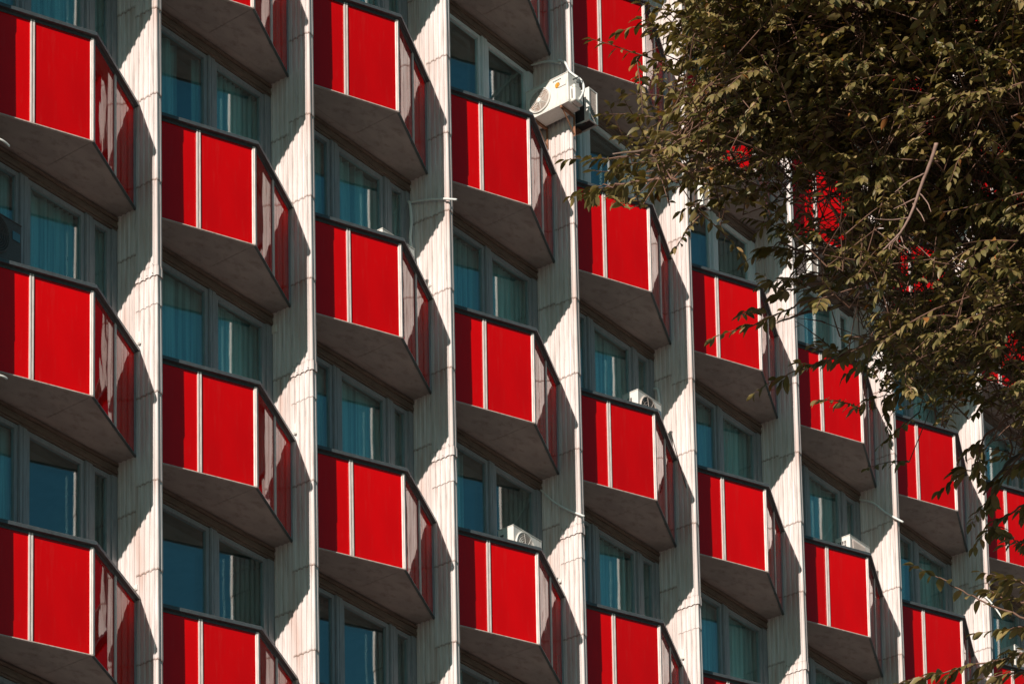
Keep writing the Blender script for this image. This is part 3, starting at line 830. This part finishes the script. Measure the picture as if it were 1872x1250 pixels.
# sprays reaching out of the crown, drawn as limbs with side shoots
def spray(pts, dist, leafy=.070, side=.18, every=.16, r0=.007, bare=0.0, ns=7):
    P = [at(x, y, dist + .05 * i) for i, (x, y) in enumerate(pts)]
    o = limb(P, r0, .002, 6, twigs); acc = 0
    Ls = [0]
    for i in range(1, len(o)): Ls.append(Ls[-1] + (o[i] - o[i - 1]).length)
    tot = Ls[-1]; t = tot * bare; i = 0; k = 0
    while t < tot:
        while i < len(o) - 2 and Ls[i + 1] < t: i += 1
        p = o[i].lerp(o[i + 1], (t - Ls[i]) / max(1e-6, Ls[i + 1] - Ls[i])); dd = (o[i + 1] - o[i]).normalized()
        sd = dd.cross(Vector((0, 0, 1))).normalized() * (1 if k % 2 else -1)
        if side > 0:
            twig(p, dd * .8 + sd * .45 + Vector((0, 0, random.uniform(-.35, .25))), side * random.uniform(.7, 1.3) * (1 - .5 * t / tot), ns, leaf=leafy, droop=.12, r0=.002)
        add_leaf(p, dd * .6 + sd * .8 + Vector((0, 0, -.5)), Vector((0, 0, 1)) + rv(.2), leafy * random.uniform(.8, 1.15), random.uniform(.4, .75))
        t += every * random.uniform(.7, 1.3); k += 1
    twig(o[-1], o[-1] - o[-3], .12, 6, leaf=leafy * .85, r0=.002)
spray([(1330, 250), (1240, 272), (1160, 284), (1085, 290)], 15.7, side=.16, every=.10)
spray([(1330, 300), (1230, 320), (1150, 335), (1100, 340)], 15.9, side=.14, every=.10)
spray([(1240, 330), (1180, 330), (1120, 340), (1085, 352)], 15.6, side=.05, every=.09, ns=4)
spray([(1360, 75), (1290, 62), (1230, 54), (1180, 50)], 15.9, side=.14, every=.10)
spray([(1380, 130), (1320, 105), (1265, 98), (1235, 108)], 16.0, side=.16, every=.10)
spray([(1440, 190), (1340, 180), (1260, 168), (1225, 162)], 15.9, side=.15, every=.10)
spray([(1400, 228), (1310, 222), (1250, 224), (1200, 216)], 15.6, side=.15, every=.10)
spray([(1420, 345), (1340, 355), (1290, 365)], 16.0, side=.10, every=.10, ns=5)
spray([(1560, 500), (1480, 520), (1440, 532), (1415, 522)], 16.0, side=.14, every=.10)
spray([(1560, 450), (1470, 460), (1430, 444), (1405, 454)], 16.3, side=.12, every=.10)
spray([(1600, 560), (1500, 545), (1430, 570), (1355, 600)], 15.7, side=.08, every=.085, ns=4)
spray([(1640, 600), (1560, 640), (1490, 665), (1425, 690)], 15.9, side=.10, every=.10, ns=5)
spray([(1600, 640), (1550, 640), (1510, 640)], 16.2, side=.14, every=.10)
spray([(1700, 690), (1650, 715), (1610, 725)], 16.2, side=.13, every=.10)
spray([(1850, 760), (1800, 800), (1785, 845), (1760, 865)], 16.2, side=.12, every=.09)
spray([(1900, 830), (1850, 860), (1815, 900), (1800, 920)], 16.3, side=.14, every=.09)
spray([(1910, 905), (1870, 925), (1830, 950), (1810, 965)], 16.2, side=.10, every=.09)
spray([(1900, 980), (1870, 990), (1850, 985)], 16.2, side=.16, every=.09)
spray([(1960, 1165), (1900, 1140), (1830, 1113), (1770, 1085), (1715, 1055)], 15.0, side=.0, every=.048, r0=.006, bare=.42)
spray([(1960, 1085), (1900, 1080), (1860, 1062), (1838, 1058)], 15.0, side=.06, every=.06, ns=4)
spray([(1960, 1140), (1900, 1110), (1850, 1100), (1820, 1085)], 15.2, side=.08, every=.06, ns=4, bare=.3)
spray([(1990, 1190), (1920, 1150), (1870, 1145), (1838, 1150)], 15.0, side=.05, every=.06, ns=4)
spray([(1990, 1180), (1900, 1185), (1830, 1205), (1740, 1225), (1665, 1243)], 15.2, side=.10, every=.07, ns=5, bare=.1)
spray([(1990, 1230), (1900, 1225), (1840, 1232), (1790, 1240)], 15.5, side=.12, every=.07, ns=5)
# the bare branch
bare_mb = MB()
bb = [at(*q) for q in ((1712, 262, 14.8), (1700, 300, 14.8), (1684, 340, 14.8), (1668, 385, 14.78), (1650, 420, 14.76), (1632, 440, 14.75), (1614, 458, 14.75))]
limb(bb, .0080, .0028, 7, bare_mb, .0006)
for a, b, c in (((1690, 318), (1660, 332), (1636, 352)), ((1676, 362), (1655, 372), (1634, 382)), ((1668, 372), (1684, 392), (1690, 405)), ((1662, 398), (1632, 402), (1600, 400)),
                ((1655, 412), (1640, 440), (1655, 455)), ((1678, 350), (1695, 370), (1702, 388)), ((1645, 425), (1652, 448), (1662, 458)), ((1640, 436), (1626, 450), (1630, 468))):
    limb([at(a[0], a[1], 14.8), at(b[0], b[1], 14.78), at(c[0], c[1], 14.75)], .0032, .0013, 5, bare_mb, .0006)

def crown_mesh():
    n = len(leafs); S = 5; prof = [0.0, .72, 1.0, .70, 0.0]; tt = [0.0, .24, .48, .76, 1.0]
    P = np.array([tuple(l[0]) for l in leafs]); A = np.array([tuple(l[1]) for l in leafs]); Nn = np.array([tuple(l[2]) for l in leafs])
    L = np.array([l[3] for l in leafs]); Vv = np.array([l[4] for l in leafs])
    Nn = Nn - A * (A * Nn).sum(1, keepdims=True); Nn /= np.linalg.norm(Nn, axis=1, keepdims=True)
    Sd = np.cross(A, Nn); cur = rng.uniform(.05, .38, n); fold = rng.uniform(.15, .6, n); wd = L * rng.uniform(.19, .25, n)
    verts = []
    for i in range(S):
        t = tt[i]; c = P + A * (L * t)[:, None] - Nn * (L * cur * t * t)[:, None]
        w = wd * prof[i]
        verts.append(c)
        verts.append(c + Sd * w[:, None] + Nn * (w * fold)[:, None]); verts.append(c - Sd * w[:, None] + Nn * (w * fold)[:, None])
    V = np.stack(verts, 1).reshape(-1, 3)        # 15 per leaf: centre, right, left for each station
    q = []
    for i in range(S - 1):
        a, b = 3 * i, 3 * (i + 1)
        q += [(a, b, b + 1, a + 1), (a, a + 2, b + 2, b)]
    q = np.array(q); base = (np.arange(n) * 3 * S)[:, None, None]
    Fq = (base + q[None]).reshape(-1, 4)
    me = bpy.data.meshes.new('crown'); me.vertices.add(len(V)); me.vertices.foreach_set('co', V.astype(np.float32).ravel())
    me.loops.add(Fq.size); me.loops.foreach_set('vertex_index', Fq.ravel().astype(np.int32))
    me.polygons.add(len(Fq)); me.polygons.foreach_set('loop_start', np.arange(len(Fq), dtype=np.int32) * 4)
    try: me.polygons.foreach_set('loop_total', np.full(len(Fq), 4, dtype=np.int32))
    except Exception: pass
    me.update(calc_edges=True); me.polygons.foreach_set('use_smooth', [True] * len(Fq))
    at_ = me.attributes.new('leafvar', 'FLOAT', 'POINT'); at_.data.foreach_set('value', np.repeat(Vv, 3 * S).astype(np.float32))
    me.materials.append(M['leaf']); me.validate(); return me
TR = empty('elm_tree', TB)
tag(TR, 'leafy elm tree with dark olive foliage and one bare branch before the building', 'tree')
def child_at(name, mb, m):
    mb.v = [(v[0] - TB.x, v[1] - TB.y, v[2] - TB.z) for v in mb.v]; return mb.build(name, m, TR, smooth=True)
M['bare'] = simple('dead_wood', (.30, .18, .14), .75, 0, .2, 30)
child_at('bare_branch', bare_mb, M['bare']); child_at('trunk', trunk_mb, M['bark']); child_at('branches', limbs, M['bark']); child_at('twigs', twigs, M['twig'])
cm = link('crown', crown_mesh(), TR); cm.location = -TB
print('leaves', len(leafs))

# ------------------------------------------------------------------ light
w = bpy.data.worlds.new('World'); sc.world = w; w.use_nodes = True
nt = w.node_tree; bg = nt.nodes['Background']
sky = nt.nodes.new('ShaderNodeTexSky'); sky.sky_type = 'NISHITA'; sky.sun_disc = False
el = math.asin(-SUN.z); az_s = math.atan2(-SUN.x, -SUN.y)       # clockwise from +Y
sky.sun_elevation = el; sky.sun_rotation = az_s % (2 * PI)
sky.altitude = 200; sky.air_density = 1.0; sky.dust_density = .6; sky.ozone_density = 2.0
tint = nt.nodes.new('ShaderNodeMix'); tint.data_type = 'RGBA'; tint.blend_type = 'MULTIPLY'; tint.inputs[0].default_value = 1
tint.inputs[7].default_value = (.66, 1.28, 1.10, 1)
nt.links.new(sky.outputs['Color'], tint.inputs[6]); nt.links.new(tint.outputs[2], bg.inputs['Color'])
bg.inputs['Strength'].default_value = .039
sl = bpy.data.lights.new('sun', 'SUN'); sl.energy = 4.8; sl.angle = math.radians(.5); sl.color = (1.0, .91, .83)
so = bpy.data.objects.new('sun', sl); COL.objects.link(so); so.rotation_euler = SUN.to_track_quat('-Z', 'Y').to_euler()
so.location = (-30, -30, 60)
sc.view_settings.view_transform = 'Standard'; sc.view_settings.look = 'None'
sc.view_settings.exposure = 0.12; sc.view_settings.gamma = 1.0
sc.cycles.use_denoising = True
sc.cycles.max_bounces = 10; sc.cycles.transparent_max_bounces = 16
